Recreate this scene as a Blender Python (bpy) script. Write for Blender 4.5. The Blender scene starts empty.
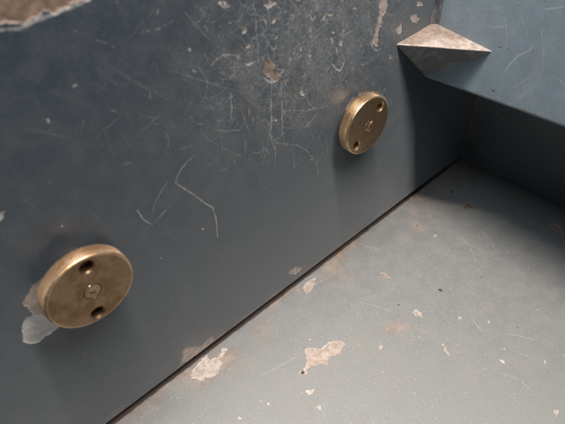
import bpy, bmesh, math, random
import numpy as np
from mathutils import Matrix, Vector

MM = 0.001
scene = bpy.context.scene
rng = np.random.default_rng(11)
random.seed(11)

# ------------------------------------------------------------------ camera
cam_data = bpy.data.cameras.new('camera')
cam = bpy.data.objects.new('camera', cam_data)
scene.collection.objects.link(cam)
CAM = Matrix(((0.758941, 0.49331, -0.425034), (-0.646805, 0.49576, -0.579539), (-0.075178, 0.71475, 0.695328))).to_4x4()
CAM.translation = Vector((-220.763, -98.597, 172.224)) * MM
cam.matrix_world = CAM
cam_data.sensor_width = 36.0
cam_data.lens = 26.33
cam_data.clip_start = 0.005
cam_data.clip_end = 50.0
cam_data.dof.use_dof = True
cam_data.dof.focus_distance = 0.172
cam_data.dof.aperture_fstop = 16.5
scene.camera = cam

# ------------------------------------------------------------------ world and lamp
world = bpy.data.worlds.new('World')
scene.world = world
world.use_nodes = True
bg = world.node_tree.nodes['Background']
bg.inputs['Color'].default_value = (0.60, 0.78, 1.0, 1)
bg.inputs['Strength'].default_value = 0.095

# long narrow strip lamp hanging above the case; its length lies in the plane of the gusset's ridge
def lamp_dir(t):
    return Vector(((31 - 18 * t) / 102, 26 * t / 102, -1.0))
T0, T1, HGT = -1.1, 2.5, 0.32
ridge_mid = Vector((-72, -14, 101)) * MM
pa = ridge_mid - lamp_dir(T0) * HGT
pb = ridge_mid - lamp_dir(T1) * HGT
ld = bpy.data.lights.new('strip_lamp', 'AREA')
ld.shape = 'RECTANGLE'
ld.size = (pb - pa).length
ld.size_y = 0.011
ld.energy = 2.45
ld.spread = math.radians(125)
ld.color = (1.0, 0.92, 0.85)
lamp = bpy.data.objects.new('strip_lamp', ld)
scene.collection.objects.link(lamp)
zax = -(Vector((-0.29, -0.01, 0.0)) - (pa + pb) / 2).normalized()
xax = (pb - pa).normalized()
yax = zax.cross(xax).normalized()
xax = yax.cross(zax)
lm = Matrix((xax, yax, zax)).transposed().to_4x4()
lm.translation = (pa + pb) / 2
lamp.matrix_world = lm

# cool daylight from a window on the camera's side of the case
wd = bpy.data.lights.new('window_light', 'AREA')
wd.shape = 'SQUARE'
wd.size = 0.2
wd.energy = 1.0
wd.color = (0.82, 0.92, 1.0)
window = bpy.data.objects.new('window_light', wd)
scene.collection.objects.link(window)
window.location = (-0.33, -0.035, 0.60)
window.rotation_euler = (Vector((-0.33, -0.035, 0.60)) - Vector((-0.08, -0.05, 0.03))).to_track_quat('Z', 'Y').to_euler()

scene.view_settings.view_transform = 'Standard'
scene.view_settings.look = 'None'
scene.view_settings.exposure = 0.0
scene.view_settings.gamma = 1.0
scene.view_settings.use_curve_mapping = False
scene.render.engine = 'CYCLES'
scene.cycles.use_denoising = True
scene.cycles.max_bounces = 6
scene.cycles.caustics_reflective = False

# ------------------------------------------------------------------ marks on the paint, in mm on each face
WALL_CHIPS = [
 (1.0,0.8,[(-212.51,161.11),(-186.46,156.36),(-192.1,146.8),(-193.43,146.75),(-195.21,146.62),(-196.89,146.68),(-197.79,146.53),(-198.98,146.66),(-200.29,146.05),(-201.99,146.32),(-204.06,146.14),(-205.18,146.26),(-206.61,145.72),(-208.11,145.78),(-209.24,146.49),(-219.52,149.15)]),
 (1.7,0.3,[(-210.75,126.05),(-210.85,125.85),(-211.11,125.59),(-211.4,125.81),(-211.37,126.12),(-211.46,126.38),(-211.28,126.6),(-211.0,126.53),(-210.65,126.6),(-210.71,126.25)]),
 (1.8,0.2,[(-220.14,98.25),(-220.25,98.08),(-220.45,98.09),(-220.64,98.18),(-220.77,98.41),(-220.78,98.71),(-220.51,98.73),(-220.34,98.84),(-220.14,98.71),(-220.14,98.45)]),
 (1.6,0.4,[(-229.81,110.08),(-229.03,109.87),(-229.79,108.41),(-230.92,107.54),(-232.58,107.38),(-231.55,109.32)]),
 (1.5,0.5,[(-159.18,137.38),(-158.79,136.43),(-160.06,137.18),(-160.83,137.61),(-161.98,138.3),(-161.61,138.77),(-160.94,138.89),(-160.06,138.91),(-159.5,138.08),(-158.33,137.51)]),
 (1.5,0.4,[(-153.78,129.82),(-153.96,129.29),(-153.79,128.79),(-154.55,127.94),(-155.25,128.14),(-156.06,127.87),(-155.85,128.52),(-155.86,129.11),(-155.02,129.81),(-154.35,129.76)]),
 (1.5,0.6,[(-142.44,133.7),(-142.91,132.97),(-143.94,132.45),(-145.51,132.23),(-146.6,132.83),(-147.79,133.31),(-147.79,134.1),(-145.93,134.11),(-144.89,134.78),(-143.84,134.16)]),
 (1.6,0.4,[(-142.83,129.53),(-143.1,129.08),(-143.05,128.67),(-143.85,128.32),(-144.74,127.73),(-144.8,128.18),(-145.09,128.38),(-144.58,128.9),(-143.97,129.42),(-143.43,129.41)]),
 (1.4,0.5,[(-133.24,131.48),(-132.93,130.94),(-133.83,130.89),(-134.84,131.25),(-135.92,131.67),(-135.42,132.04),(-135.78,132.61),(-134.62,132.27),(-133.66,132.42),(-133.0,131.83)]),
 (1.2,1.5,[(-150.55,115.99),(-149.47,118.14),(-147.4,118.98),(-145.22,117.29),(-145.11,114.67),(-143.66,112.82),(-145.15,110.67),(-147.6,110.93),(-148.99,112.81),(-150.43,114.01)]),
 (1.6,0.3,[(-118.98,117.82),(-118.94,117.32),(-119.59,117.3),(-120.26,117.5),(-120.38,118.02),(-120.71,118.35),(-120.41,118.49),(-120.14,118.61),(-119.73,118.49),(-119.02,118.3)]),
 (0.3,1.4,[(-99.3,107.85),(-98.54,110.91),(-97.38,114.84),(-96.8,118.8),(-96.34,123.3),(-91.87,122.17),(-91.66,117.41),(-93.76,116.6),(-94.4,113.27),(-95.54,109.26),(-94.42,105.14),(-96.07,104.53),(-97.9,105.52)]),
 (0.2,0.5,[(-81.21,107.77),(-81.4,106.81),(-82.22,106.19),(-83.58,106.19),(-84.73,107.55),(-84.56,109.17),(-83.44,109.64),(-82.73,110.45),(-81.47,110.19),(-81.42,108.64)]),
 (0.2,0.5,[(-70.42,108.62),(-71.53,108.0),(-72.55,107.41),(-74.69,107.92),(-76.65,109.21),(-77.23,110.54),(-76.95,111.52),(-75.11,111.19),(-73.53,111.15),(-72.48,109.92)]),
 (0.3,0.4,[(-70.1,114.46),(-69.68,113.72),(-69.92,112.97),(-71.59,113.23),(-72.61,113.8),(-74.07,114.15),(-73.78,114.74),(-74.09,115.58),(-72.51,115.37),(-71.23,115.05)]),
 (1.0,0.4,[(-85.17,97.68),(-85.79,97.28),(-86.3,97.11),(-86.96,97.34),(-87.65,97.87),(-87.61,98.52),(-87.93,99.32),(-87.55,99.94),(-86.61,99.31),(-85.76,98.69)]),
 (1.6,0.3,[(-133.93,102.22),(-133.76,101.1),(-133.99,100.55),(-134.46,100.53),(-135.1,101.27),(-135.33,102.37),(-135.61,103.24),(-135.4,103.58),(-135.04,103.45),(-134.57,103.19)]),
 (1.7,0.2,[(-183.0,69.45),(-183.08,69.02),(-183.43,69.0),(-183.65,69.45),(-183.93,69.72),(-183.91,70.13),(-183.82,70.57),(-183.45,70.26),(-183.22,70.13),(-182.93,69.84)]),
 (1.5,0.3,[(-141.65,93.56),(-141.68,93.22),(-142.23,93.39),(-142.64,93.64),(-143.35,93.93),(-143.06,94.21),(-142.87,94.34),(-142.59,94.4),(-142.15,94.22),(-141.87,93.9)]),
 (1.5,0.3,[(-146.47,96.58),(-146.47,96.17),(-147.02,96.49),(-147.35,96.53),(-147.73,96.82),(-147.93,97.25),(-147.78,97.59),(-147.22,97.26),(-146.86,97.25),(-146.41,96.94)]),
 (1.5,0.2,[(-127.23,120.77),(-127.23,120.51),(-127.69,120.81),(-128.22,121.01),(-128.63,121.45),(-128.38,121.6),(-127.92,121.41),(-127.66,121.32),(-127.25,121.14),(-126.76,120.74)]),
 (1.5,0.3,[(-115.24,112.86),(-115.3,112.01),(-115.94,112.03),(-116.4,112.37),(-117.01,112.75),(-116.73,113.51),(-116.47,114.08),(-115.98,114.67),(-115.41,114.16),(-114.84,113.62)]),
 (1.2,0.4,[(-108.3,122.1),(-109.01,122.26),(-109.58,122.3),(-110.58,122.71),(-110.86,123.3),(-111.23,123.94),(-110.0,123.39),(-109.53,123.42),(-108.6,123.05),(-108.11,122.43)]),
 (1.3,0.4,[(-120.28,123.93),(-120.41,123.66),(-120.95,123.55),(-121.75,123.84),(-122.26,124.2),(-122.48,124.54),(-122.34,124.8),(-121.66,124.68),(-121.02,124.62),(-120.45,124.27)]),
 (1.4,0.4,[(-153.64,124.89),(-153.78,124.56),(-154.18,124.43),(-154.42,124.16),(-154.97,124.1),(-155.22,124.4),(-155.26,124.71),(-154.9,124.93),(-154.52,125.04),(-154.02,125.12)]),
 (1.4,0.4,[(-133.96,117.33),(-133.75,116.58),(-134.19,116.29),(-134.71,116.4),(-134.75,117.22),(-134.81,117.61),(-135.0,118.36),(-134.51,118.29),(-134.18,118.09),(-133.89,117.78)]),
 (0.5,0.6,[(-239.27,81.16),(-237.15,83.29),(-234.06,85.81),(-230.44,86.04),(-232.19,76.26),(-236.67,71.63),(-238.0,73.66),(-238.64,76.98)]),
 (2.0,0.3,[(-242.73,74.25),(-240.69,76.15),(-238.6,75.91),(-236.24,74.36),(-235.68,66.02),(-238.46,65.25),(-240.13,65.52),(-242.31,64.67),(-244.11,65.77),(-245.16,68.27)]),
 (0.5,0.5,[(-112.2,85.42),(-110.63,88.28),(-107.86,89.73),(-105.51,89.2),(-104.45,90.5),(-98.37,88.94),(-93.15,86.41),(-87.22,80.77),(-84.51,76.26),(-96.45,71.14),(-109.45,77.23)]),
 (0.45,1.5,[(-211.36,4.76),(-209.85,10.02),(-206.81,13.88),(-202.85,13.95),(-202.04,9.42),(-198.98,7.25),(-196.8,9.78),(-193.15,9.64),(-192.53,5.36),(-205.86,2.67)]),
 (0.4,1.2,[(-148.65,9.91),(-147.63,14.5),(-143.23,12.92),(-138.78,9.78),(-136.03,10.56),(-135.44,8.46),(-144.26,7.48)]),
]
WALL_SCRATCHES = [
 (0.3,0.6,[(-178.21,99.58),(-181.71,98.47),(-184.82,96.78),(-186.64,94.73),(-187.55,93.3)]),
 (0.36,0.75,[(-187.55,93.3),(-185.28,89.45),(-183.0,85.46),(-180.11,80.0),(-177.78,76.1),(-177.65,71.12),(-178.38,66.0),(-179.01,62.2)]),
 (0.3,0.35,[(-189.58,95.31),(-192.22,93.38),(-194.6,91.26),(-196.32,89.09),(-197.28,87.2)]),
 (0.36,0.7,[(-201.25,91.2),(-200.65,86.77),(-198.82,83.04)]),
 (0.3,0.35,[(-198.82,83.04),(-195.76,84.4),(-193.63,85.54),(-191.71,85.98)]),
 (0.3,0.45,[(-150.28,92.78),(-147.68,87.73),(-143.67,85.25),(-138.5,82.16),(-133.64,76.85),(-128.48,68.14),(-128.09,59.97)]),
 (0.3,0.4,[(-148.65,87.36),(-148.9,83.12),(-149.61,78.95)]),
 (0.35,0.65,[(-147.25,110.46),(-148.55,103.2),(-148.88,96.9),(-150.32,92.39),(-148.88,85.32)]),
 (0.35,0.65,[(-143.56,109.72),(-143.81,103.03),(-144.47,96.45),(-144.72,89.22)]),
 (0.35,0.5,[(-141.12,98.09),(-133.81,94.48),(-122.22,91.5)]),
 (0.4,0.55,[(-167.52,123.32),(-165.25,124.52),(-162.83,124.83),(-159.93,123.85),(-157.72,122.51)]),
 (0.5,1.0,[(-119.78,106.63),(-118.23,104.6),(-116.14,103.08),(-114.63,104.43),(-113.67,106.33)]),
 (0.45,0.9,[(-115.54,115.44),(-115.46,113.01),(-116.39,111.22)]),
 (0.4,0.8,[(-135.14,104.68),(-134.36,102.13),(-133.59,98.76)]),
 (0.5,0.9,[(-100.53,108.98),(-98.49,105.71),(-95.97,103.73),(-93.7,104.14)]),
 (0.6,1.0,[(-150.85,113.84),(-148.73,111.71),(-147.25,110.46),(-145.15,110.67)]),
 (0.5,0.8,[(-161.59,138.04),(-160.3,136.73),(-158.43,136.48)]),
 (0.4,0.7,[(-135.18,87.15),(-132.6,88.52),(-130.03,89.47),(-127.42,91.25)]),
 (0.4,0.6,[(-131.04,102.32),(-133.03,100.46),(-131.76,96.41),(-128.41,92.52)]),
 (0.4,0.6,[(-87.89,85.23),(-92.71,83.04),(-94.11,78.93)]),
 (0.4,0.6,[(-91.95,86.83),(-92.23,84.22)]),
 (0.3,0.5,[(-170.56,104.12),(-167.25,102.17),(-161.84,99.94)]),
 (0.3,0.16,[(-195.23,134.65),(-188.25,125.79),(-181.75,118.92)]),
 (0.3,0.35,[(-197.43,122.77),(-195.8,121.49)]),
 (0.35,0.3,[(-194.64,139.0),(-192.15,137.54)]),
 (0.3,0.3,[(-171.6,138.58),(-168.56,133.35),(-165.77,129.37)]),
 (0.3,0.25,[(-179.46,126.52),(-171.74,120.82),(-159.58,112.31),(-151.7,107.75)]),
 (0.35,0.5,[(-163.02,113.7),(-163.44,107.87),(-165.65,102.5)]),
 (0.3,0.12,[(-216.86,126.84),(-211.99,123.18),(-207.02,118.18)]),
 (0.6,0.8,[(-210.95,146.05),(-209.26,145.74),(-207.94,145.35),(-206.35,145.45),(-204.14,145.97),(-201.71,146.05),(-199.85,146.12),(-197.87,146.36),(-194.83,146.52),(-192.57,146.72)]),
]
FLOOR_CHIPS = [
 (0,0.9,[(-208.63,-2.11),(-210.39,-5.59),(-208.94,-7.32),(-207.22,-9.73),(-204.2,-11.23),(-201.57,-12.79),(-198.21,-10.34),(-194.86,-9.21),(-195.6,-6.74),(-194.23,-6.75),(-190.76,-5.55),(-191.96,-2.77),(-195.67,-5.15),(-199.01,-3.88),(-197.92,0.12),(-200.65,-0.57),(-204.51,-1.95)]),
 (0.38,0.5,[(-165.25,-28.42),(-162.28,-29.9),(-159.53,-33.27),(-155.44,-33.23),(-150.93,-35.68),(-149.74,-38.93),(-154.99,-40.78),(-158.55,-39.54),(-160.22,-38.81),(-162.91,-40.72),(-164.76,-39.03),(-168.03,-37.21),(-169.85,-36.72),(-171.43,-37.59),(-173.6,-37.51),(-175.01,-35.46),(-173.52,-34.14),(-170.9,-34.98),(-168.3,-33.41),(-167.3,-31.08)]),
 (0,0.6,[(-174.17,-44.82),(-175.34,-45.05),(-176.07,-45.54),(-177.31,-45.34),(-178.25,-44.5),(-177.34,-43.82),(-177.78,-42.63),(-176.4,-42.83),(-175.32,-43.17),(-174.42,-43.86)]),
 (0.3,0.5,[(-143.63,-3.98),(-140.41,-1.97),(-134.22,-3.55),(-136.81,-6.25),(-141.96,-8.05),(-144.97,-7.64)]),
 (0.35,0.4,[(-113.82,-53.1),(-114.86,-54.15),(-115.65,-52.52),(-116.67,-51.64),(-116.03,-50.69),(-115.84,-49.37),(-114.51,-48.8),(-113.0,-49.75),(-113.32,-51.42),(-112.65,-52.75)]),
 (0.5,0.4,[(-119.37,-67.02),(-118.83,-68.16),(-120.84,-71.99),(-121.09,-73.61),(-122.77,-73.28),(-121.99,-70.31)]),
 (1.1,1.2,[(-39.04,-25.28),(-35.67,-25.07),(-32.6,-25.72),(-33.64,-28.29),(-33.15,-31.16),(-36.56,-30.11),(-39.17,-29.84),(-40.02,-27.83)]),
 (1.2,0.8,[(-68.59,-19.77),(-69.12,-18.67),(-69.62,-18.23),(-69.92,-17.15),(-69.51,-15.95),(-68.74,-15.74),(-68.02,-15.63),(-67.51,-16.48),(-67.74,-17.67),(-67.9,-18.85)]),
 (0,0.3,[(-177.06,-51.45),(-177.74,-51.98),(-178.41,-51.84),(-178.69,-51.37),(-178.8,-50.82),(-178.72,-49.96),(-177.83,-50.02),(-177.35,-50.04),(-177.16,-50.39),(-176.42,-50.75)]),
 (0.5,0.4,[(-20.0,-73.46),(-20.43,-71.15),(-20.86,-69.98),(-20.15,-68.46),(-19.14,-66.41),(-17.15,-65.97),(-14.93,-65.78),(-15.94,-68.3),(-15.22,-70.27),(-17.64,-71.53)]),
 (0.2,0.25,[(-107.93,-90.05),(-108.31,-89.81),(-108.6,-89.16),(-108.47,-88.36),(-108.34,-87.71),(-108.02,-87.5),(-107.77,-87.98),(-107.5,-88.3),(-107.31,-89.1),(-107.53,-89.84)]),
 (0.3,0.25,[(-102.0,-86.73),(-102.08,-87.09),(-102.6,-86.86),(-102.86,-86.6),(-103.0,-86.36),(-103.28,-85.93),(-102.84,-85.71),(-102.22,-86.01),(-101.85,-86.3),(-101.6,-86.62)]),
 (0.3,0.25,[(-102.02,-66.23),(-102.7,-66.42),(-103.05,-65.99),(-103.37,-65.83),(-103.83,-65.44),(-103.24,-65.1),(-102.69,-64.82),(-102.03,-64.84),(-101.72,-65.26),(-101.65,-65.74)]),
 (0.3,0.25,[(-94.76,-75.82),(-95.28,-75.86),(-95.65,-75.81),(-96.41,-75.81),(-95.7,-75.35),(-95.72,-74.92),(-95.09,-74.62),(-94.75,-74.96),(-94.67,-75.21),(-94.47,-75.46)]),
 (0.2,0.3,[(-139.71,-51.45),(-140.23,-51.81),(-140.8,-51.77),(-141.54,-51.66),(-140.89,-50.97),(-141.02,-50.25),(-140.21,-50.44),(-139.37,-49.84),(-139.37,-50.55),(-139.06,-51.01)]),
 (0.3,0.25,[(-203.67,-33.15),(-203.79,-33.58),(-204.29,-33.62),(-204.76,-33.16),(-205.09,-32.57),(-204.59,-32.33),(-204.38,-32.01),(-203.89,-31.98),(-203.71,-32.57),(-203.06,-33.0)]),
 (0.3,0.25,[(-67.67,-29.01),(-68.32,-29.08),(-68.87,-28.95),(-69.62,-28.72),(-69.12,-28.16),(-69.0,-27.71),(-68.46,-27.48),(-67.88,-27.63),(-67.08,-27.86),(-67.15,-28.56)]),
 (0.6,0.3,[(-107.39,-30.46),(-108.66,-29.89),(-109.45,-28.23),(-109.98,-26.92),(-109.72,-25.92),(-109.4,-25.08),(-108.62,-24.47),(-107.47,-25.48),(-107.33,-27.29),(-107.28,-28.6)]),
 (0.3,0.25,[(-159.89,-27.57),(-160.33,-27.92),(-160.66,-27.45),(-160.84,-27.27),(-161.24,-26.98),(-160.92,-26.62),(-160.55,-26.45),(-160.12,-26.37),(-159.75,-26.63),(-160.04,-27.08)]),
 (0.3,0.25,[(-191.75,-36.62),(-192.14,-36.86),(-192.51,-36.58),(-192.77,-36.38),(-192.77,-36.05),(-192.78,-35.69),(-192.43,-35.67),(-192.12,-35.56),(-191.72,-35.71),(-191.78,-36.15)]),
 (0.1,0.2,[(-111.27,-113.28),(-112.12,-113.1),(-113.05,-113.37),(-112.86,-112.75),(-112.91,-112.42),(-112.81,-111.9),(-112.0,-111.95),(-111.54,-112.14),(-111.3,-112.39),(-110.7,-112.79)]),
 (0.3,0.25,[(-95.42,-100.78),(-95.7,-100.85),(-96.31,-101.09),(-96.58,-100.73),(-96.33,-100.4),(-96.01,-100.24),(-95.67,-99.89),(-95.12,-100.03),(-94.86,-100.35),(-94.95,-100.68)]),
]
FLOOR_STAINS = [
 (-109.265,-2.3,0.998,-0.055,15.485,3.0,0.75),
 (-132.41,-1.135,0.999,-0.044,12.324,3.0,0.4),
 (-198.015,-8.16,0.998,0.069,15.126,5.0,0.4),
 (-130.095,-47.735,0.861,-0.509,8.481,2.5,0.7),
 (-165.885,-6.005,0.998,0.066,23.517,2.5,0.35),
 (-142.395,-43.745,0.918,-0.396,8.748,3.0,0.3),
 (-36.325,-27.39,0.434,-0.901,4.581,4.0,0.4),
 (-68.675,-17.4,-0.047,-0.999,4.997,3.0,0.4),
]
FLOOR_PITS = [
 [(-95.56,-51.46),(-96.04,-51.8),(-96.52,-51.28),(-96.54,-50.81),(-96.53,-50.5),(-96.54,-49.99),(-96.03,-49.84),(-95.51,-50.16),(-95.12,-50.63),(-95.4,-51.05)],
 [(-172.29,-36.33),(-172.81,-36.53),(-173.36,-36.56),(-173.7,-36.13),(-174.28,-35.58),(-173.51,-35.21),(-173.12,-34.93),(-172.45,-34.58),(-172.13,-35.22),(-172.07,-35.8)],
 [(-116.56,-43.06),(-116.94,-43.14),(-117.27,-42.81),(-117.44,-42.62),(-117.64,-42.37),(-117.56,-42.12),(-117.25,-42.13),(-116.93,-42.14),(-116.63,-42.39),(-116.47,-42.73)],
 [(-30.85,-14.97),(-31.23,-15.36),(-31.73,-14.8),(-32.04,-14.5),(-32.1,-14.15),(-31.97,-13.84),(-31.68,-13.27),(-31.05,-13.75),(-30.54,-14.15),(-30.46,-14.69)],
]
FLOOR_SCRATCHES = [
 (0.35,0.6,[(-98.56,-68.05),(-99.68,-71.23),(-101.09,-74.05),(-100.83,-76.3)]),
 (0.3,0.5,[(-102.54,0.94),(-100.75,-6.88),(-96.45,-15.0)]),
 (0.3,0.5,[(-95.17,-82.9),(-91.88,-87.93),(-88.49,-93.65)]),
 (0.3,0.45,[(-129.2,-28.87),(-125.73,-35.2),(-122.75,-41.74)]),
 (0.3,0.4,[(-47.08,-40.85),(-50.48,-49.86),(-55.46,-56.63)]),
 (0.3,0.4,[(-58.34,-34.0),(-61.53,-45.01),(-68.84,-52.92)]),
 (0.3,0.4,[(-112.92,-90.57),(-110.2,-97.55),(-111.07,-103.26)]),
 (0.3,0.4,[(-186.65,-24.99),(-178.37,-27.16),(-169.56,-29.05)]),
]
PANEL_CHIPS = [
 (0.7,0.4,[(-30.49,101.23),(-30.32,101.06),(-30.13,100.88),(-29.66,100.57),(-29.34,100.74),(-29.09,100.86),(-29.28,101.08),(-29.45,101.36),(-30.05,101.51),(-30.41,101.4)]),
 (0.7,0.4,[(-33.71,101.1),(-33.52,100.93),(-33.22,100.79),(-32.76,100.82),(-32.4,100.98),(-32.08,101.22),(-32.25,101.48),(-32.88,101.36),(-33.22,101.42),(-33.37,101.25)]),
 (0.9,0.5,[(-33.1,83.97),(-33.21,83.57),(-32.46,83.38),(-31.69,83.44),(-31.47,83.78),(-30.66,84.01),(-31.1,84.36),(-31.82,84.43),(-32.55,84.62),(-32.67,84.18)]),
 (1.5,0.4,[(-25.81,116.4),(-26.09,116.18),(-25.44,116.1),(-25.12,116.01),(-24.63,115.95),(-24.28,116.11),(-24.45,116.38),(-25.0,116.47),(-25.33,116.6),(-25.89,116.67)]),
 (1.5,0.4,[(-30.27,117.59),(-30.02,117.5),(-29.68,117.55),(-29.33,117.58),(-28.67,117.76),(-29.1,117.92),(-29.0,118.17),(-29.39,118.3),(-29.97,118.07),(-30.15,117.79)]),
 (1.5,0.4,[(-27.33,85.88),(-26.67,85.97),(-26.32,85.88),(-25.75,86.18),(-24.89,86.53),(-24.76,86.92),(-25.21,87.04),(-25.99,86.79),(-26.74,86.63),(-27.47,86.18)]),
]
PANEL_SCRATCHES = [
 (0.5,0.7,[(-34.02,91.5),(-35.31,96.36),(-37.24,100.03),(-40.64,103.23),(-40.95,105.49)]),
 (0.35,0.55,[(-41.19,111.82),(-43.73,107.62),(-45.8,102.82),(-47.29,97.68)]),
 (0.4,0.6,[(-39.61,87.93),(-41.72,91.15),(-44.62,94.91)]),
 (0.45,0.6,[(-42.42,84.24),(-44.35,87.93),(-45.9,90.13)]),
 (0.4,0.6,[(-51.21,96.64),(-53.88,96.0),(-56.61,94.24)]),
 (0.5,0.7,[(-40.9,117.36),(-44.16,118.33),(-46.89,119.49)]),
 (0.35,0.5,[(-28.72,111.11),(-31.01,106.25),(-32.29,100.95)]),
 (0.35,0.4,[(-18.42,112.51),(-25.71,114.67),(-32.07,117.92)]),
 (0.5,0.5,[(-23.92,107.51),(-27.64,108.36),(-31.72,110.01)]),
 (0.35,0.4,[(-30.68,116.66),(-34.96,112.47),(-38.61,107.04)]),
]

# ------------------------------------------------------------------ helpers
def link(o, parent=None):
    scene.collection.objects.link(o)
    if parent is not None:
        o.parent = parent
    return o

def tag(o, label, cat, group=None):
    o['label'] = label
    o['category'] = cat
    if group:
        o['group'] = group
    return o

def smooth(a, b, x):
    t = np.clip((x - a) / (b - a), 0, 1)
    return t * t * (3 - 2 * t)

def value_noise(u, v, scale, seed):
    """smooth lattice noise in 0..1 over arrays of mm coordinates"""
    r = np.random.default_rng(seed)
    lat = r.random((64, 64))
    x = u / scale + 500.37
    y = v / scale + 500.71
    xi = np.floor(x).astype(int); yi = np.floor(y).astype(int)
    fx = x - xi; fy = y - yi
    fx = fx * fx * (3 - 2 * fx); fy = fy * fy * (3 - 2 * fy)
    g = lambda i, j: lat[(xi + i) % 64, (yi + j) % 64]
    return (g(0, 0) * (1 - fx) + g(1, 0) * fx) * (1 - fy) + (g(0, 1) * (1 - fx) + g(1, 1) * fx) * fy

def fbm(u, v, scale, seed, octs=4):
    s = 0; a = 1; tot = 0
    for k in range(octs):
        s = s + a * value_noise(u, v, scale / 2 ** k, seed + k * 17)
        tot += a; a *= 0.55
    return s / tot

class Face:
    """a dense sheet in (u, v) mm that carries wear as fields and as real relief"""
    def __init__(self, us, vs):
        self.us = np.asarray(us, float); self.vs = np.asarray(vs, float)
        self.U, self.V = np.meshgrid(self.us, self.vs, indexing='ij')
        sh = self.U.shape
        self.chip = np.full(sh, -2.0)
        self.tone = np.zeros(sh)
        self.scr = np.zeros(sh)
        self.grime = np.zeros(sh)
        self.dark = np.zeros(sh)
        self.jag = (fbm(self.U, self.V, 3.0, 5, 5) - 0.5) * 2
        self.wob = (fbm(self.U, self.V, 0.9, 91, 3) - 0.5) * 2

    def win(self, lo, hi):
        i0 = max(np.searchsorted(self.us, lo[0]) - 1, 0); i1 = np.searchsorted(self.us, hi[0]) + 1
        j0 = max(np.searchsorted(self.vs, lo[1]) - 1, 0); j1 = np.searchsorted(self.vs, hi[1]) + 1
        return slice(i0, i1), slice(j0, j1)

    def poly_sdf(self, pts, pad):
        P = np.array(pts, float)
        s = self.win(P.min(0) - pad, P.max(0) + pad)
        X = self.U[s]; Y = self.V[s]
        if X.size == 0:
            return None, None
        d = np.full(X.shape, 1e9); inside = np.zeros(X.shape, bool)
        for a, b in zip(P, np.roll(P, -1, 0)):
            e = b - a; L = max((e ** 2).sum(), 1e-9)
            t = np.clip(((X - a[0]) * e[0] + (Y - a[1]) * e[1]) / L, 0, 1)
            d = np.minimum(d, np.hypot(X - a[0] - t * e[0], Y - a[1] - t * e[1]))
            c = ((a[1] > Y) != (b[1] > Y)) & (X < (b[0] - a[0]) * (Y - a[1]) / (b[1] - a[1] + 1e-12) + a[0])
            inside ^= c
        return s, np.where(inside, d, -d)

    def add_chip(self, tone, rag, pts):
        s, f = self.poly_sdf(pts, 2.5)
        if s is None:
            return
        f = f + rag * (1.0 * self.jag[s] + 0.9 * self.wob[s] - 0.3)
        m = f > self.chip[s]
        self.tone[s] = np.where(m, tone, self.tone[s])
        self.chip[s] = np.maximum(self.chip[s], f)

    def add_pit(self, pts):
        s, f = self.poly_sdf(pts, 1.5)
        if s is not None:
            self.dark[s] = np.maximum(self.dark[s], smooth(-0.25, 0.25, f + 0.4 * self.wob[s]))

    def add_scratch(self, width, strength, pts):
        P = np.array(pts, float)
        n = len(P)
        for k in range(n - 1):
            a, b = P[k], P[k + 1]
            s = self.win(np.minimum(a, b) - 1.2, np.maximum(a, b) + 1.2)
            X = self.U[s]; Y = self.V[s]
            if X.size == 0:
                continue
            e = b - a; L = max((e ** 2).sum(), 1e-9)
            t = np.clip(((X - a[0]) * e[0] + (Y - a[1]) * e[1]) / L, 0, 1)
            d = np.hypot(X - a[0] - t * e[0], Y - a[1] - t * e[1])
            g = (k + t) / max(n - 1, 1)
            w = width * (0.30 + 0.45 * np.sin(np.pi * np.clip(g, 0.06, 0.94)) + 0.35 * self.jag[s])
            w = np.maximum(w, 0.09)
            val = strength * (1 - smooth(w * 0.35, w * 1.05, d)) * (0.70 + 0.5 * self.wob[s] + 0.3 * self.jag[s])
            self.scr[s] = np.maximum(self.scr[s], val)

    def curve(self, start, ang, length, bend, width, strength, n=9):
        pts = [np.array(start, float)]
        for k in range(n - 1):
            ang += bend / n + random.gauss(0, 0.05)
            pts.append(pts[-1] + length / n * np.array((math.cos(ang), math.sin(ang))))
        self.add_scratch(width, strength, pts)

    def build(self, name, mat, frame, parent, relief=1.0, extra=None):
        """frame(u, v, h) -> xyz arrays in mm, h = height off the face"""
        c = smooth(-0.12, 0.16, self.chip)
        rim = np.exp(-((self.chip + 0.18) / 0.22) ** 2)
        h = (-0.19 * c + 0.035 * rim + c * 0.06 * self.wob - 0.035 * self.scr - 0.12 * self.dark
             + 0.02 * (fbm(self.U, self.V, 14, 40, 2) - 0.5) + 0.006 * self.wob) * relief
        if extra is not None:
            h = h + extra
        x, y, z = frame(self.U, self.V, h)
        co = np.stack([x, y, z], -1).reshape(-1, 3) * MM
        nu, nv = self.U.shape
        idx = np.arange(nu * nv).reshape(nu, nv)
        q = np.stack([idx[:-1, :-1], idx[1:, :-1], idx[1:, 1:], idx[:-1, 1:]], -1).reshape(-1, 4)
        me = bpy.data.meshes.new(name)
        me.vertices.add(len(co)); me.vertices.foreach_set('co', co.astype(np.float32).ravel())
        me.loops.add(q.size); me.loops.foreach_set('vertex_index', q.astype(np.int32).ravel())
        me.polygons.add(len(q)); me.polygons.foreach_set('loop_start', np.arange(0, q.size, 4, dtype=np.int32))
        me.polygons.foreach_set('use_smooth', np.ones(len(q), bool))
        me.update(calc_edges=True)
        for nm in ('chip', 'tone', 'scr', 'grime', 'dark'):
            at = me.attributes.new(nm, 'FLOAT', 'POINT')
            at.data.foreach_set('value', getattr(self, nm).astype(np.float32).ravel())
        me.materials.append(mat)
        return link(bpy.data.objects.new(name, me), parent)

def spaced(*segs):
    """(start, stop, step) runs joined into one rising array"""
    out = []
    for a, b, st in segs:
        out.append(np.arange(a, b - st * 0.01, st))
    out.append([segs[-1][1]])
    return np.concatenate(out)

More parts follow.
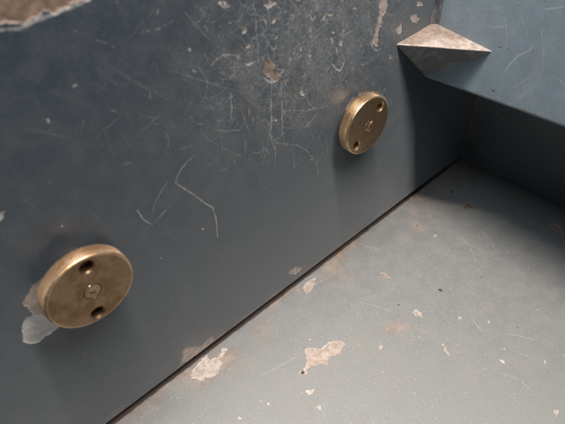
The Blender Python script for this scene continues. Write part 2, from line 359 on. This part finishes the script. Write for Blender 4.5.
# ------------------------------------------------------------------ materials
class Nodes:
    def __init__(self, name):
        self.m = bpy.data.materials.new(name); self.m.use_nodes = True
        self.t = self.m.node_tree; self.b = self.t.nodes['Principled BSDF']
    def n(self, typ, **kw):
        nd = self.t.nodes.new(typ)
        for k, v in kw.items():
            if k.startswith('_'):
                nd.inputs[k[1:]].default_value = v
            else:
                setattr(nd, k, v)
        return nd
    def l(self, a, b):
        self.t.links.new(a, b)
    def attr(self, nm):
        return self.n('ShaderNodeAttribute', attribute_name=nm).outputs['Fac']
    def math(self, op, a, b=None, c=None, clamp=False):
        nd = self.n('ShaderNodeMath', operation=op, use_clamp=clamp)
        for i, v in enumerate((a, b, c)):
            if v is None: continue
            if isinstance(v, (int, float)): nd.inputs[i].default_value = v
            else: self.l(v, nd.inputs[i])
        return nd.outputs[0]
    def ramp(self, x, a, b, lo=0.0, hi=1.0):
        nd = self.n('ShaderNodeMapRange', interpolation_type='SMOOTHSTEP')
        self.l(x, nd.inputs['Value'])
        for k, v in zip(('From Min', 'From Max', 'To Min', 'To Max'), (a, b, lo, hi)):
            nd.inputs[k].default_value = v
        return nd.outputs[0]
    def mix(self, f, a, b):
        nd = self.n('ShaderNodeMix', data_type='RGBA')
        for s, v in ((nd.inputs[0], f), (nd.inputs[6], a), (nd.inputs[7], b)):
            if isinstance(v, (int, float)): s.default_value = v
            elif isinstance(v, tuple): s.default_value = (*v, 1)
            else: self.l(v, s)
        return nd.outputs[2]
    def noise(self, scale, detail=4, rough=0.6, vec=None, dist=0.0):
        nd = self.n('ShaderNodeTexNoise', _Scale=scale, _Detail=detail, _Roughness=rough, _Distortion=dist)
        self.l(vec or self.coord(), nd.inputs['Vector'])
        return nd.outputs['Fac']
    def coord(self):
        if not hasattr(self, '_c'):
            self._c = self.n('ShaderNodeTexCoord').outputs['Object']
        return self._c

def paint_material(name, base, base2, dust, dust_amt, rough, film=0.0, mottle=1.0, spec=0.5, ior=1.5, sheen=0.0):
    k = Nodes(name)
    big = k.noise(22, 2, 0.6)
    mid = k.noise(140, 3, 0.65)
    fine = k.noise(1400, 2, 0.7)
    vfine = k.noise(5200, 1, 0.7)
    col = k.mix(k.ramp(big, 0.3, 0.7), base, base2)
    # settled dust film
    d = k.math('MULTIPLY', k.ramp(mid, 0.35, 0.72), dust_amt * 0.6)
    d = k.math('ADD', d, k.math('MULTIPLY', k.ramp(fine, 0.42, 0.72), dust_amt * 0.55))
    d = k.math('ADD', d, k.math('MULTIPLY', k.ramp(vfine, 0.56, 0.72), dust_amt * 0.5))
    d = k.math('ADD', d, film, clamp=True)
    col = k.mix(d, col, dust)
    if film > 0.3:
        grit = k.math('MULTIPLY', k.ramp(vfine, 0.58, 0.70), k.ramp(fine, 0.42, 0.60, 0.12, 0.6))
        col = k.mix(grit, col, (0.44, 0.40, 0.37))
    # grime: rusty brown dust
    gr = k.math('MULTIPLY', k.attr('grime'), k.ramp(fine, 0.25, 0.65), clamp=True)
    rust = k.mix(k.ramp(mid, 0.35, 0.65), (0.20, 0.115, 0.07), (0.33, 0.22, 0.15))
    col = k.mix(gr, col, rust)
    # scratches show pale
    s = k.math('MULTIPLY', k.attr('scr'), k.ramp(fine, 0.2, 0.6, 0.45, 1.0), clamp=True)
    col = k.mix(s, col, (0.43, 0.43, 0.42))
    # chips: threshold of the distance field, edge broken by noise
    f = k.math('ADD', k.attr('chip'), k.math('MULTIPLY', k.math('SUBTRACT', fine, 0.5), 0.8))
    f = k.math('ADD', f, k.math('MULTIPLY', k.math('SUBTRACT', vfine, 0.5), 0.6))
    mask = k.ramp(f, -0.1, 0.1)
    tone = k.attr('tone')
    patch = k.noise(420, 3, 0.6)
    mott = k.math('ADD', k.math('MULTIPLY', k.ramp(patch, 0.36, 0.64), 0.55), k.math('MULTIPLY', k.ramp(vfine, 0.5 - 0.2 / mottle, 0.5 + 0.2 / mottle), 0.45))
    pink = k.mix(mott, (0.25, 0.200, 0.172), (0.46, 0.395, 0.355))
    brown = k.mix(mott, (0.105, 0.07, 0.05), (0.25, 0.17, 0.12))
    chalk = k.mix(mott, (0.30, 0.29, 0.27), (0.44, 0.43, 0.41))
    cc = k.mix(k.ramp(tone, 0.0, 1.0), pink, brown)
    cc = k.mix(k.ramp(tone, 1.0, 2.0), cc, chalk)
    edge = k.math('MULTIPLY', k.ramp(f, 0.02, 0.12), k.ramp(f, 0.32, 0.14))
    cc = k.mix(k.math('MULTIPLY', edge, 0.3), cc, (0.62, 0.57, 0.53))
    col = k.mix(mask, col, cc)
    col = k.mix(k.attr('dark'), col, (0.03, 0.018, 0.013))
    k.l(col, k.b.inputs['Base Color'])
    r = k.math('ADD', k.ramp(mid, 0.3, 0.7, rough - 0.05, rough + 0.07), k.math('MULTIPLY', s, 0.2))
    r = k.math('ADD', r, k.math('MULTIPLY', d, 0.25))
    r = k.math('ADD', r, k.math('MULTIPLY', mask, 0.08), clamp=True)
    k.l(r, k.b.inputs['Roughness'])
    k.l(k.math('MULTIPLY', mask, 0.2), k.b.inputs['Metallic'])
    k.b.inputs['Specular IOR Level'].default_value = spec if ior == 1.5 else 0.5
    k.b.inputs['IOR'].default_value = ior
    k.b.inputs['Sheen Weight'].default_value = sheen      # fine dust on the paint
    k.b.inputs['Sheen Roughness'].default_value = 0.38
    k.b.inputs['Sheen Tint'].default_value = (0.92, 0.97, 1.0, 1)
    bump = k.n('ShaderNodeBump', _Strength=0.35 if spec < 0.9 else 0.14, _Distance=0.00006)
    k.l(vfine, bump.inputs['Height'])
    k.l(bump.outputs['Normal'], k.b.inputs['Normal'])
    return k.m

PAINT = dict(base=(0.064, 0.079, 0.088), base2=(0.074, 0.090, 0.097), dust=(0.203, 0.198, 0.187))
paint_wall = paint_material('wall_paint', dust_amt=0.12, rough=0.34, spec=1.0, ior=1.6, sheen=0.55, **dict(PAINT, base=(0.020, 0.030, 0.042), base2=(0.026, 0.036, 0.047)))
paint_floor = paint_material('floor_paint', dust_amt=0.24, rough=0.44, film=0.50, **PAINT)
paint_panel = paint_material('panel_paint', dust_amt=0.25, rough=0.40, film=0.66, **dict(PAINT, dust=(0.25, 0.32, 0.37)))
paint_back = paint_material('back_paint', dust_amt=0.1, rough=0.55, **PAINT)
paint_gusset = paint_material('gusset_paint', dust_amt=0.3, rough=0.40, mottle=0.45, film=0.30, **PAINT)

def brass_material(name, dark, light, face_shade):
    k = Nodes(name)
    co = k.coord()
    # turning marks: rings round the axis (local y)
    sep = k.n('ShaderNodeSeparateXYZ'); k.l(co, sep.inputs[0])
    rad = k.math('SQRT', k.math('ADD', k.math('POWER', sep.outputs[0], 2.0), k.math('POWER', sep.outputs[2], 2.0)))
    cmb = k.n('ShaderNodeCombineXYZ'); k.l(k.math('MULTIPLY', rad, 1.0), cmb.inputs[0])
    k.l(k.math('MULTIPLY', sep.outputs[1], 0.4), cmb.inputs[1])
    rings = k.noise(2100, 2, 0.6, vec=cmb.outputs[0])
    patina = k.noise(240, 4, 0.65)
    fine = k.noise(2200, 4, 0.7)
    col = k.mix(k.ramp(patina, 0.38, 0.62), dark, light)
    col = k.mix(k.math('MULTIPLY', k.ramp(rings, 0.42, 0.58), 0.6), col, light)
    col = k.mix(k.math('MULTIPLY', k.ramp(fine, 0.52, 0.7), 0.45), col, (0.16, 0.09, 0.045))
    # the handled rim is rubbed bright, the face colour darkened to imitate a shaded reflection
    col = k.mix(k.ramp(rad, 0.01155, 0.0120), k.mix(face_shade, col, (0.12, 0.070, 0.030)), col)
    k.l(col, k.b.inputs['Base Color'])
    k.b.inputs['Metallic'].default_value = 0.92
    k.l(k.ramp(patina, 0.3, 0.7, 0.44, 0.30), k.b.inputs['Roughness'])
    bump = k.n('ShaderNodeBump', _Strength=0.5, _Distance=0.0001)
    k.l(k.math('ADD', rings, k.math('MULTIPLY', fine, 0.6)), bump.inputs['Height'])
    k.l(bump.outputs['Normal'], k.b.inputs['Normal'])
    return k.m
brass = brass_material('aged_brass', (0.32, 0.205, 0.115), (0.72, 0.52, 0.33), 0.25)
brass_dull = brass_material('dull_brass', (0.30, 0.18, 0.09), (0.66, 0.46, 0.30), 0.72)  # near nut: more of the face's shade put into the colour
brass_stud = brass_material('stud_brass', (0.42, 0.26, 0.14), (0.66, 0.47, 0.30), 0.45)

# ------------------------------------------------------------------ the metal case
case = link(bpy.data.objects.new('metal_case', None))
tag(case, 'worn grey-green painted metal case interior with scratched wall, chipped floor and corner gusset', 'metal case')

TX, TZ = -59.9, 79.2          # face and lower edge of the overhanging panel
GAP = 3.2                     # open seam between wall and floor
LPT, APT, RPT, DPT = (-84.8, 0, 102.6), (TX, 0, 104.0), (TX, -28.3, 99.1), (TX, 0, TZ)
NUTS = ((-223.58, 81.0), (-106.2, 78.04))

# side wall: (u, v) = (x, z), faces -y
wall = Face(spaced((-340, -270, 2.0), (-270, -50, 0.25), (-50, 8, 0.6)),
            spaced((GAP, GAP + 1.2, 0.12), (GAP + 1.2, 152, 0.25), (152, 155, 0.6)))
for c in WALL_CHIPS: wall.add_chip(*c)
for c in WALL_SCRATCHES: wall.add_scratch(*c)
# rubbed area over the right-hand nut: hundreds of fine arcs
def heavy(x, z):
    return math.exp(-(((x + 127) / 31) ** 2 + ((z - 118) / 21) ** 2))
n = 0
while n < 3000:
    x = random.uniform(-215, -70); z = random.uniform(55, 150)
    if random.random() > heavy(x, z): continue
    n += 1
    wall.curve((x, z), random.choice((random.gauss(-1.4, 0.35), random.gauss(-0.2, 0.5), random.uniform(0, 6.3))), abs(random.gauss(0, 7)) + 1.5,
               random.gauss(0, 1.3), random.uniform(0.11, 0.2), 0.07 + 0.42 * random.random() ** 2)
for k in range(240):          # light overall wear
    wall.curve((random.uniform(-265, -60), random.uniform(4, 150)), random.uniform(0, 6.3), random.uniform(1.5, 12),
               random.gauss(0, 0.8), random.uniform(0.12, 0.2), random.uniform(0.03, 0.13))
for k in range(150):          # knocks and flecks
    x = random.uniform(-210, -70); z = random.uniform(60, 150)
    if random.random() > heavy(x, z) + 0.03: continue
    wall.curve((x, z), random.uniform(0, 6.3), random.uniform(0.8, 3.0), random.gauss(0, 2.2), random.uniform(0.25, 0.5), random.uniform(0.4, 0.9), 6)
for k in range(30):           # bright knocks along the top of the rubbed area
    x = random.gauss(-128, 22); z = random.gauss(120, 13)
    if z < 84: continue
    wall.curve((x, z), random.gauss(-1.3, 0.6), random.uniform(1.2, 4.2), random.gauss(0, 2.4), random.uniform(0.35, 0.7), random.uniform(0.5, 0.95), 7)
for k in range(140):
    x = random.uniform(-265, -60); z = random.uniform(3, 150); r = random.uniform(0.08, 0.2)
    wall.add_chip(random.uniform(1.4, 2.0), 0.1, [(x + r * math.cos(a), z + r * math.sin(a)) for a in np.linspace(0, 6.28, 6)[:-1]])
hv = np.exp(-(((wall.U + 130) / 40) ** 2 + ((wall.V - 116) / 27) ** 2))
haze = smooth(0.35, 0.8, fbm(wall.U + 0.4 * wall.V, wall.V * 0.35, 5, 333, 5))
wall.scr = np.maximum(wall.scr, 0.15 * hv * haze + 0.03 * hv)
edge_n = fbm(wall.U, wall.V * 1.6, 9, 61, 4)
wall.grime = (np.exp(-(wall.V - GAP) / 1.3) * (0.25 + 0.9 * smooth(0.4, 0.7, edge_n)) * 0.75
              + np.exp(-(wall.V - GAP) / 5.0) * smooth(0.5, 0.75, edge_n) * 0.4 + 0.12 * hv * smooth(0.45, 0.8, edge_n))
# lower edge rounds away from the room
bend = -0.8 * (1 - np.sqrt(np.clip(1 - (1 - np.clip((wall.V - GAP) / 0.9, 0, 1)) ** 2, 0, 1)))
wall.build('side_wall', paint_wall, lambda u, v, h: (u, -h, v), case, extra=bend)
def slab(name, lo, hi, mat, parent, bev=0.0):
    bm = bmesh.new()
    bmesh.ops.create_cube(bm, size=1)
    for v in bm.verts:
        v.co = Vector([(lo[i] + hi[i]) / 2 + v.co[i] * (hi[i] - lo[i]) for i in range(3)]) * MM
    if bev:
        bmesh.ops.bevel(bm, geom=list(bm.edges), offset=bev * MM, segments=3, profile=0.5, affect='EDGES')
    me = bpy.data.meshes.new(name); bm.to_mesh(me); bm.free()
    me.materials.append(mat)
    return link(bpy.data.objects.new(name, me), parent)

def plain_paint(name):
    k = Nodes(name)
    k.l(k.mix(k.noise(60, 4), PAINT['base'], PAINT['base2']), k.b.inputs['Base Color'])
    k.b.inputs['Roughness'].default_value = 0.45
    return k.m
plain = plain_paint('plain_case_paint')
slab('wall_backing', (-340, 1.0, GAP + 0.05), (8, 3.2, 154.9), plain, case)

# floor plate: (u, v) = (x, y), faces up
floor = Face(spaced((-340, -270, 2.0), (-270, -2, 0.25), (-2, 6, 0.5)),
             spaced((-240, -130, 2.5), (-130, 1, 0.25), (1, 6, 0.5)))
for c in FLOOR_CHIPS: floor.add_chip(*c)
for c in FLOOR_PITS: floor.add_pit(c)
for c in FLOOR_SCRATCHES: floor.add_scratch(*c)
for k in range(2600):         # pale specks
    x = random.uniform(-268, -6); y = -abs(random.gauss(0, 70)) if random.random() < 0.6 else random.uniform(-128, 0)
    r = 0.07 + 0.15 * random.random() ** 2 + (0.12 if random.random() < 0.02 else 0)
    floor.add_chip(random.uniform(0.0, 0.45), 0.12, [(x + r * math.cos(a) * random.uniform(0.7, 1.3), y + r * math.sin(a)) for a in np.linspace(0, 6.28, 7)[:-1]])
for k in range(50):
    x = random.uniform(-268, -6); y = random.uniform(-128, 0); r = random.uniform(0.08, 0.2)
    floor.add_pit([(x + r * math.cos(a), y + r * math.sin(a)) for a in np.linspace(0, 6.28, 6)[:-1]])
for k in range(460):
    floor.curve((random.uniform(-265, -5), random.uniform(-128, 0)), random.uniform(0, 6.3), random.uniform(0.6, 7), random.gauss(0, 1.3),
                random.uniform(0.12, 0.18), random.uniform(0.08, 0.35))
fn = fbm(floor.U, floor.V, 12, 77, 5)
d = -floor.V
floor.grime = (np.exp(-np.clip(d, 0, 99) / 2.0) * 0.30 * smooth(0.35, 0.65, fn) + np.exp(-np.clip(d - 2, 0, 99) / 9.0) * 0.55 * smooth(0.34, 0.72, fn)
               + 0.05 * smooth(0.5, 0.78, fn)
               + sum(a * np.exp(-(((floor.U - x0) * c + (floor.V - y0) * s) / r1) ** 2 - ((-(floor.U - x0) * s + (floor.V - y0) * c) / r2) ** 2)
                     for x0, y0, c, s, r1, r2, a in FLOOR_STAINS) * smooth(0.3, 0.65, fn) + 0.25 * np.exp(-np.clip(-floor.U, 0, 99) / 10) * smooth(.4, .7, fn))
# dark colour painted into the open seam under the wall to imitate its shade
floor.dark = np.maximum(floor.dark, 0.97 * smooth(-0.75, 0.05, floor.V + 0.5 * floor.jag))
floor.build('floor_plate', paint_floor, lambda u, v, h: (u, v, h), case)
slab('floor_underside', (-340, -240, -3.0), (6, 6, -0.6), plain, case)

# recessed back wall: (u, v) = (y, z), faces -x
back = Face(spaced((-200, -110, 2.0), (-110, 0.6, 0.45)), spaced((0.5, TZ + 1, 0.45)))
for k in range(40):
    back.curve((random.uniform(-105, -2), random.uniform(2, 76)), random.uniform(0, 6.3), random.uniform(2, 14), random.gauss(0, 0.8), 0.3, random.uniform(0.1, 0.4))
bn = fbm(back.U, back.V, 10, 21, 4)
back.grime = np.exp(-np.clip(-back.U, 0, 99) / 1.2) * 0.9 * smooth(0.3, 0.6, bn) + np.exp(-back.V / 3) * 0.4 * bn
back.build('back_wall', paint_back, lambda u, v, h: (-h, -u * 0 + u, v), case)
slab('back_wall_core', (0.6, -200, -0.5), (3.0, 0.9, 171), plain, case)

# overhanging panel: front face rolls round the lower edge into the underside; u = y, v runs up from the roll
RR = 1.6
panel = Face(spaced((-200, -60, 2.0), (-60, 0, 0.22)), spaced((-52, -6, 3.0), (-6, 0, 0.5), (0, 2.5, 0.12), (2.5, 50, 0.22), (50, 92, 1.2)))
arc = RR * math.pi / 2
for c in PANEL_CHIPS: panel.add_chip(c[0], c[1], [(y, z - TZ - RR + arc) for y, z in c[2]])
for c in PANEL_SCRATCHES: panel.add_scratch(c[0], min(1, c[1] * 1.5), [(y, z - TZ - RR + arc) for y, z in c[2]])
for k in range(150):
    panel.curve((random.uniform(-58, 0), random.uniform(1, 50)), random.choice((random.gauss(1.5, 0.3), random.uniform(0, 6.3))), random.uniform(2, 12),
                random.gauss(0, 0.9), random.uniform(0.12, 0.2), random.uniform(0.06, 0.26))
for k in range(60):           # worn lower edge
    y = random.uniform(-58, -1); r = random.uniform(0.1, 0.4); v0 = arc * random.uniform(0.3, 1.1)
    panel.add_chip(random.uniform(0.6, 1.6), 0.3, [(y + 2.2 * r * math.cos(a), v0 + r * 0.6 * math.sin(a)) for a in np.linspace(0, 6.28, 7)[:-1]])
pn = fbm(panel.U, panel.V, 8, 303, 4)
panel.grime = 0.5 * np.exp(-((panel.V - arc * 0.6) / 0.9) ** 2) * smooth(0.35, 0.65, pn) + 0.2 * np.exp(-np.clip(-panel.U, 0, 99) / 4) * smooth(0.4, 0.7, pn)
panel.scr = np.maximum(panel.scr, 0.16 * smooth(0.45, 0.8, fbm(panel.U, panel.V * 0.3, 4, 515, 4)))
def panel_frame(u, v, h):
    th = np.clip(v / RR, 0, math.pi / 2)            # 0 underside .. 90 deg front
    x = TX + RR - RR * np.sin(th) + np.where(v < 0, -v, 0) - h * np.sin(th)
    z = TZ + RR - RR * np.cos(th) + np.where(v > arc, v - arc, 0) - h * np.cos(th)
    return x, u, z
panel.build('overhanging_panel', paint_panel, panel_frame, case, relief=0.35)

# soft inside corner between wall and panel, above the gusset
FR = 2.6
fillet = Face(spaced((0, FR * math.pi / 2, 0.2)), spaced((97, 155, 0.3)))
fillet.scr = 0.18 * smooth(0.45, 0.75, fbm(fillet.U, fillet.V * 0.4, 3, 808, 4))
fillet.grime = 0.55 * smooth(0.4, 0.7, fbm(fillet.U, fillet.V, 6, 818, 4))
for k in range(26):
    fillet.curve((random.uniform(0, 9), random.uniform(104, 150)), random.gauss(1.5, 0.5), random.uniform(1, 6), random.gauss(0, 1), random.uniform(0.15, 0.4), random.uniform(0.2, 0.7))
fillet.build('corner_fillet', paint_wall, lambda u, v, h: (TX - FR + (FR - 0.04 - h) * np.sin(u / FR), -FR + (FR - 0.04 - h) * np.cos(u / FR), v), case)

# corner gusset: a folded pyramid bridging wall and overhanging panel
def gusset():
    bm = bmesh.new()
    L, A, R, D = [bm.verts.new(Vector(p)) for p in (LPT, APT, RPT, DPT)]
    L.co.y = 0.35; R.co.x = TX + 0.35
    A.co += Vector((0.3, 0.3, 0.0)); D.co += Vector((0.6, 0.4, 0.4))
    for f in ((L, A, R), (L, R, D), (L, D, A), (A, D, R)):
        bm.faces.new(f)
    bmesh.ops.recalc_face_normals(bm, faces=bm.faces)
    ridge = [e for e in bm.edges if set(e.verts) == {L, R}]
    low = [e for e in bm.edges if set(e.verts) in ({L, D}, {R, D})]
    bmesh.ops.bevel(bm, geom=ridge, offset=0.9, segments=4, profile=0.5, affect='EDGES')
    bmesh.ops.triangulate(bm, faces=bm.faces)
    for it in range(7):
        es = [e for e in bm.edges if e.calc_length() > 0.45]
        if not es: break
        bmesh.ops.subdivide_edges(bm, edges=es, cuts=1)
        bmesh.ops.triangulate(bm, faces=[f for f in bm.faces if len(f.verts) > 3])
    bmesh.ops.recalc_face_normals(bm, faces=bm.faces)
    bm.normal_update()
    co = np.array([v.co for v in bm.verts]); no = np.array([v.normal for v in bm.verts])
    a = np.array(LPT); b = np.array(RPT); e = b - a
    t = np.clip((co - a) @ e / (e @ e), 0, 1)
    dist = np.linalg.norm(co - a - t[:, None] * e, axis=1)
    u = t * 38; v = co[:, 2] * 1.1 + co[:, 1] * 0.4
    nz = fbm(u, v, 3.0, 9, 5); n2 = fbm(u, v, 9, 19, 4); wob = fbm(u, v, 0.9, 29, 3) - 0.5
    top = co[:, 2] > (a[2] + t * e[2]) - 0.25
    apex = np.linalg.norm(co - np.array(APT), axis=1)
    edge_band = np.where(top, 4.2, 0.9) - dist + (nz - 0.5) * np.where(top, 7.0, 1.6)
    worn_top = np.where(top, 0.8 + (n2 - 0.36) * 9 - np.clip(4.5 - apex, 0, 9) * .5, -2)
    chip = np.maximum(edge_band, worn_top)
    # worn seam from the right-hand tip to the lower corner
    a2 = np.array(DPT); e2 = b - a2
    t2 = np.clip((co - a2) @ e2 / (e2 @ e2), 0, 1)
    d2 = np.linalg.norm(co - a2 - t2[:, None] * e2, axis=1)
    chip = np.maximum(chip, np.where((t2 > 0.2) & (t2 < 0.6), 0.75, 0.1) - d2 + (nz - 0.5) * 1.6)
    chip = np.maximum(chip, 1.6 - np.linalg.norm(co - a2, axis=1) + (nz - 0.5) * 2.2)
    chip = np.maximum(chip, 0.9 - np.linalg.norm(co - (a + e * 0.86 + np.array((0, 0, -1.2))), axis=1) + (nz - 0.5) * 1.2)
    chip = np.clip(chip, -2, 3)
    tone = np.clip(0.18 + (n2 - 0.45) * 1.8 + 0.04 * dist, 0.05, 0.6); tone[~top] = 0.5
    tone = np.where(dist < 0.9 + 0.8 * (nz - 0.5), 0.0, tone)
    h = -0.10 * smooth(-0.1, 0.2, chip) + 0.10 * wob * (chip > 0) + 0.25 * (n2 - 0.5)
    for vtx, p, nn, hh in zip(bm.verts, co, no, h):
        vtx.co = (Vector(p) + Vector(nn) * float(hh)) * MM
    me = bpy.data.meshes.new('corner_gusset'); bm.to_mesh(me); bm.free()
    me.polygons.foreach_set('use_smooth', np.ones(len(me.polygons), bool))
    for nm, arr in (('chip', chip), ('tone', tone), ('scr', np.where(nz > 0.6, 0.3, 0.0)), ('grime', np.clip(n2 - 0.35, 0, 1) * 0.8), ('dark', np.zeros(len(co)))):
        at = me.attributes.new(nm, 'FLOAT', 'POINT'); at.data.foreach_set('value', np.asarray(arr, np.float32))
    me.materials.append(paint_gusset)
    g = link(bpy.data.objects.new('corner_gusset', me), case)
    g['label'] = 'small pyramid gusset with worn pale ridge in the upper corner'
gusset()

# ------------------------------------------------------------------ brass nuts
FACE_Y = 7.0
def lathe(bm, prof, seg, knurl=None):
    """prof: (radius, y, knurl depth 0/1); rings round the y axis, front at -y"""
    rings = []
    for r, y, kn in prof:
        ring = []
        for i in range(seg):
            a = 2 * math.pi * i / seg
            rr = r - (0.26 * kn if i % 4 in (2, 3) else 0)
            ring.append(bm.verts.new((rr * math.cos(a), y, rr * math.sin(a))))
        rings.append(ring)
    for p, q in zip(rings, rings[1:]):
        for i in range(seg):
            j = (i + 1) % seg
            bm.faces.new((p[i], p[j], q[j], q[i]))
    bm.faces.new(list(reversed(rings[0]))); bm.faces.new(rings[-1])
    bmesh.ops.recalc_face_normals(bm, faces=bm.faces)

def to_obj(name, bm, mat, parent=None, sharp=35):
    for v in bm.verts: v.co *= MM
    me = bpy.data.meshes.new(name); bm.to_mesh(me); bm.free()
    me.polygons.foreach_set('use_smooth', np.ones(len(me.polygons), bool))
    me.set_sharp_from_angle(angle=math.radians(sharp))
    me.materials.append(mat)
    return link(bpy.data.objects.new(name, me), parent)

def cutter(x, z, r, depth, cone):
    bm = bmesh.new()
    lathe(bm, [(r * 0.25, -FACE_Y + depth + 0.5, 0), (r, -FACE_Y + depth, 0), (r, -FACE_Y + cone, 0), (r + cone + 0.3, -FACE_Y - 0.3, 0)], 40)
    for v in bm.verts: v.co += Vector((x, 0, z))
    return to_obj('cutter', bm, brass)

def build_nut(x, z, angle, label, slot, brass, lift=0.0, tilt=(0, 0)):
    root = link(bpy.data.objects.new('knurled_nut', None))
    tag(root, label, 'nut', 'brass nuts on the side wall')
    root.location = (x * MM, -lift * MM, z * MM)
    root.rotation_euler = (tilt[0], 0, tilt[1])
    # knurled disc
    bm = bmesh.new(); R = 12.5
    lathe(bm, [(R - 1.0, -2.1, 0), (R - 0.35, -2.25, 0), (R, -2.6, 1), (R, -FACE_Y + 0.75, 1), (R - 0.16, -FACE_Y + 0.45, 0), (R - 0.30, -FACE_Y + 0.15, 0), (R - 0.55, -FACE_Y, 0)], 528)
    disc = to_obj('disc', bm, brass, root)
    cuts = []
    for s in (1, -1):
        cuts.append(cutter(s * 9.0 * math.cos(angle), s * 9.0 * math.sin(angle), 1.75, 2.8, 0.5))
    cuts.append(cutter(0, 0, 2.55, 1.2, 0.12))
    for c in cuts:
        c.location = root.location; c.rotation_euler = root.rotation_euler
        md = disc.modifiers.new('cut', 'BOOLEAN'); md.object = c; md.operation = 'DIFFERENCE'; md.solver = 'EXACT'
    bpy.context.view_layer.update()
    dg = bpy.context.evaluated_depsgraph_get()
    me = bpy.data.meshes.new_from_object(disc.evaluated_get(dg))
    disc.modifiers.clear(); disc.data = me
    me.polygons.foreach_set('use_smooth', np.ones(len(me.polygons), bool))
    me.set_sharp_from_angle(angle=math.radians(30))
    for c in cuts: bpy.data.objects.remove(c)
    # hub against the wall
    bm = bmesh.new(); lathe(bm, [(8.0, 0.4 + lift, 0), (8.0, -2.2, 0), (7.7, -2.4, 0)], 96)
    to_obj('hub', bm, brass, root)
    # end of the threaded stud, peened in the middle of the disc
    bm = bmesh.new()
    seg = 72; prof = [(2.42, -FACE_Y + 1.1, 0), (2.42, -FACE_Y + 0.02, 0), (2.2, -FACE_Y - 0.14, 0), (1.5, -FACE_Y - 0.20, 0), (0.9, -FACE_Y - 0.20, 0), (0.4, -FACE_Y - 0.18, 0)]
    lathe(bm, prof, seg)
    bmesh.ops.triangulate(bm, faces=[f for f in bm.faces if len(f.verts) > 4])
    rr = random.Random(int(x * 7))
    for v in bm.verts:
        if v.co.y < -FACE_Y - 0.05:
            v.co.y += rr.uniform(-0.05, 0.05)
    stud = to_obj('stud', bm, brass_stud, root, 50)
    # screwdriver slot as a shallow groove with raised lips
    bm = bmesh.new()
    ln, w = (2.7, 0.34) if slot else (1.3, 0.18)
    ca, sa = math.cos(angle + (0.0 if slot else 0.9)), math.sin(angle + (0.0 if slot else 0.9))
    for side in (-1, 1):
        vs = []
        for p, q, yy in ((-ln, 0.0, -0.12), (-ln * 0.7, w, -0.42), (ln * 0.6, w * 1.1, -0.5), (ln, 0.1, -0.12), (ln * 0.6, w * 2.1, -0.15), (-ln * 0.7, w * 2.2, -0.15)):
            q *= side
            vs.append(bm.verts.new((p * ca - q * sa, -FACE_Y + yy, p * sa + q * ca)))
        bm.faces.new((vs[0], vs[1], vs[5])); bm.faces.new((vs[1], vs[2], vs[4], vs[5])); bm.faces.new((vs[2], vs[3], vs[4]))
    bmesh.ops.recalc_face_normals(bm, faces=bm.faces)
    ex = bmesh.ops.extrude_face_region(bm, geom=list(bm.faces))
    for v in ex['geom']:
        if isinstance(v, bmesh.types.BMVert): v.co.y = -FACE_Y + 0.0
    bmesh.ops.recalc_face_normals(bm, faces=bm.faces)
    to_obj('slot_lip', bm, brass_stud, stud)
    return root
build_nut(*NUTS[0], math.radians(77), 'large near brass nut with two holes, chipped white paint flake beside it', False, brass_dull, 2.05, (0.025, 0.107))
build_nut(*NUTS[1], math.radians(43), 'farther brass nut with slotted stud, below the scratched patch near the gusset', True, brass)
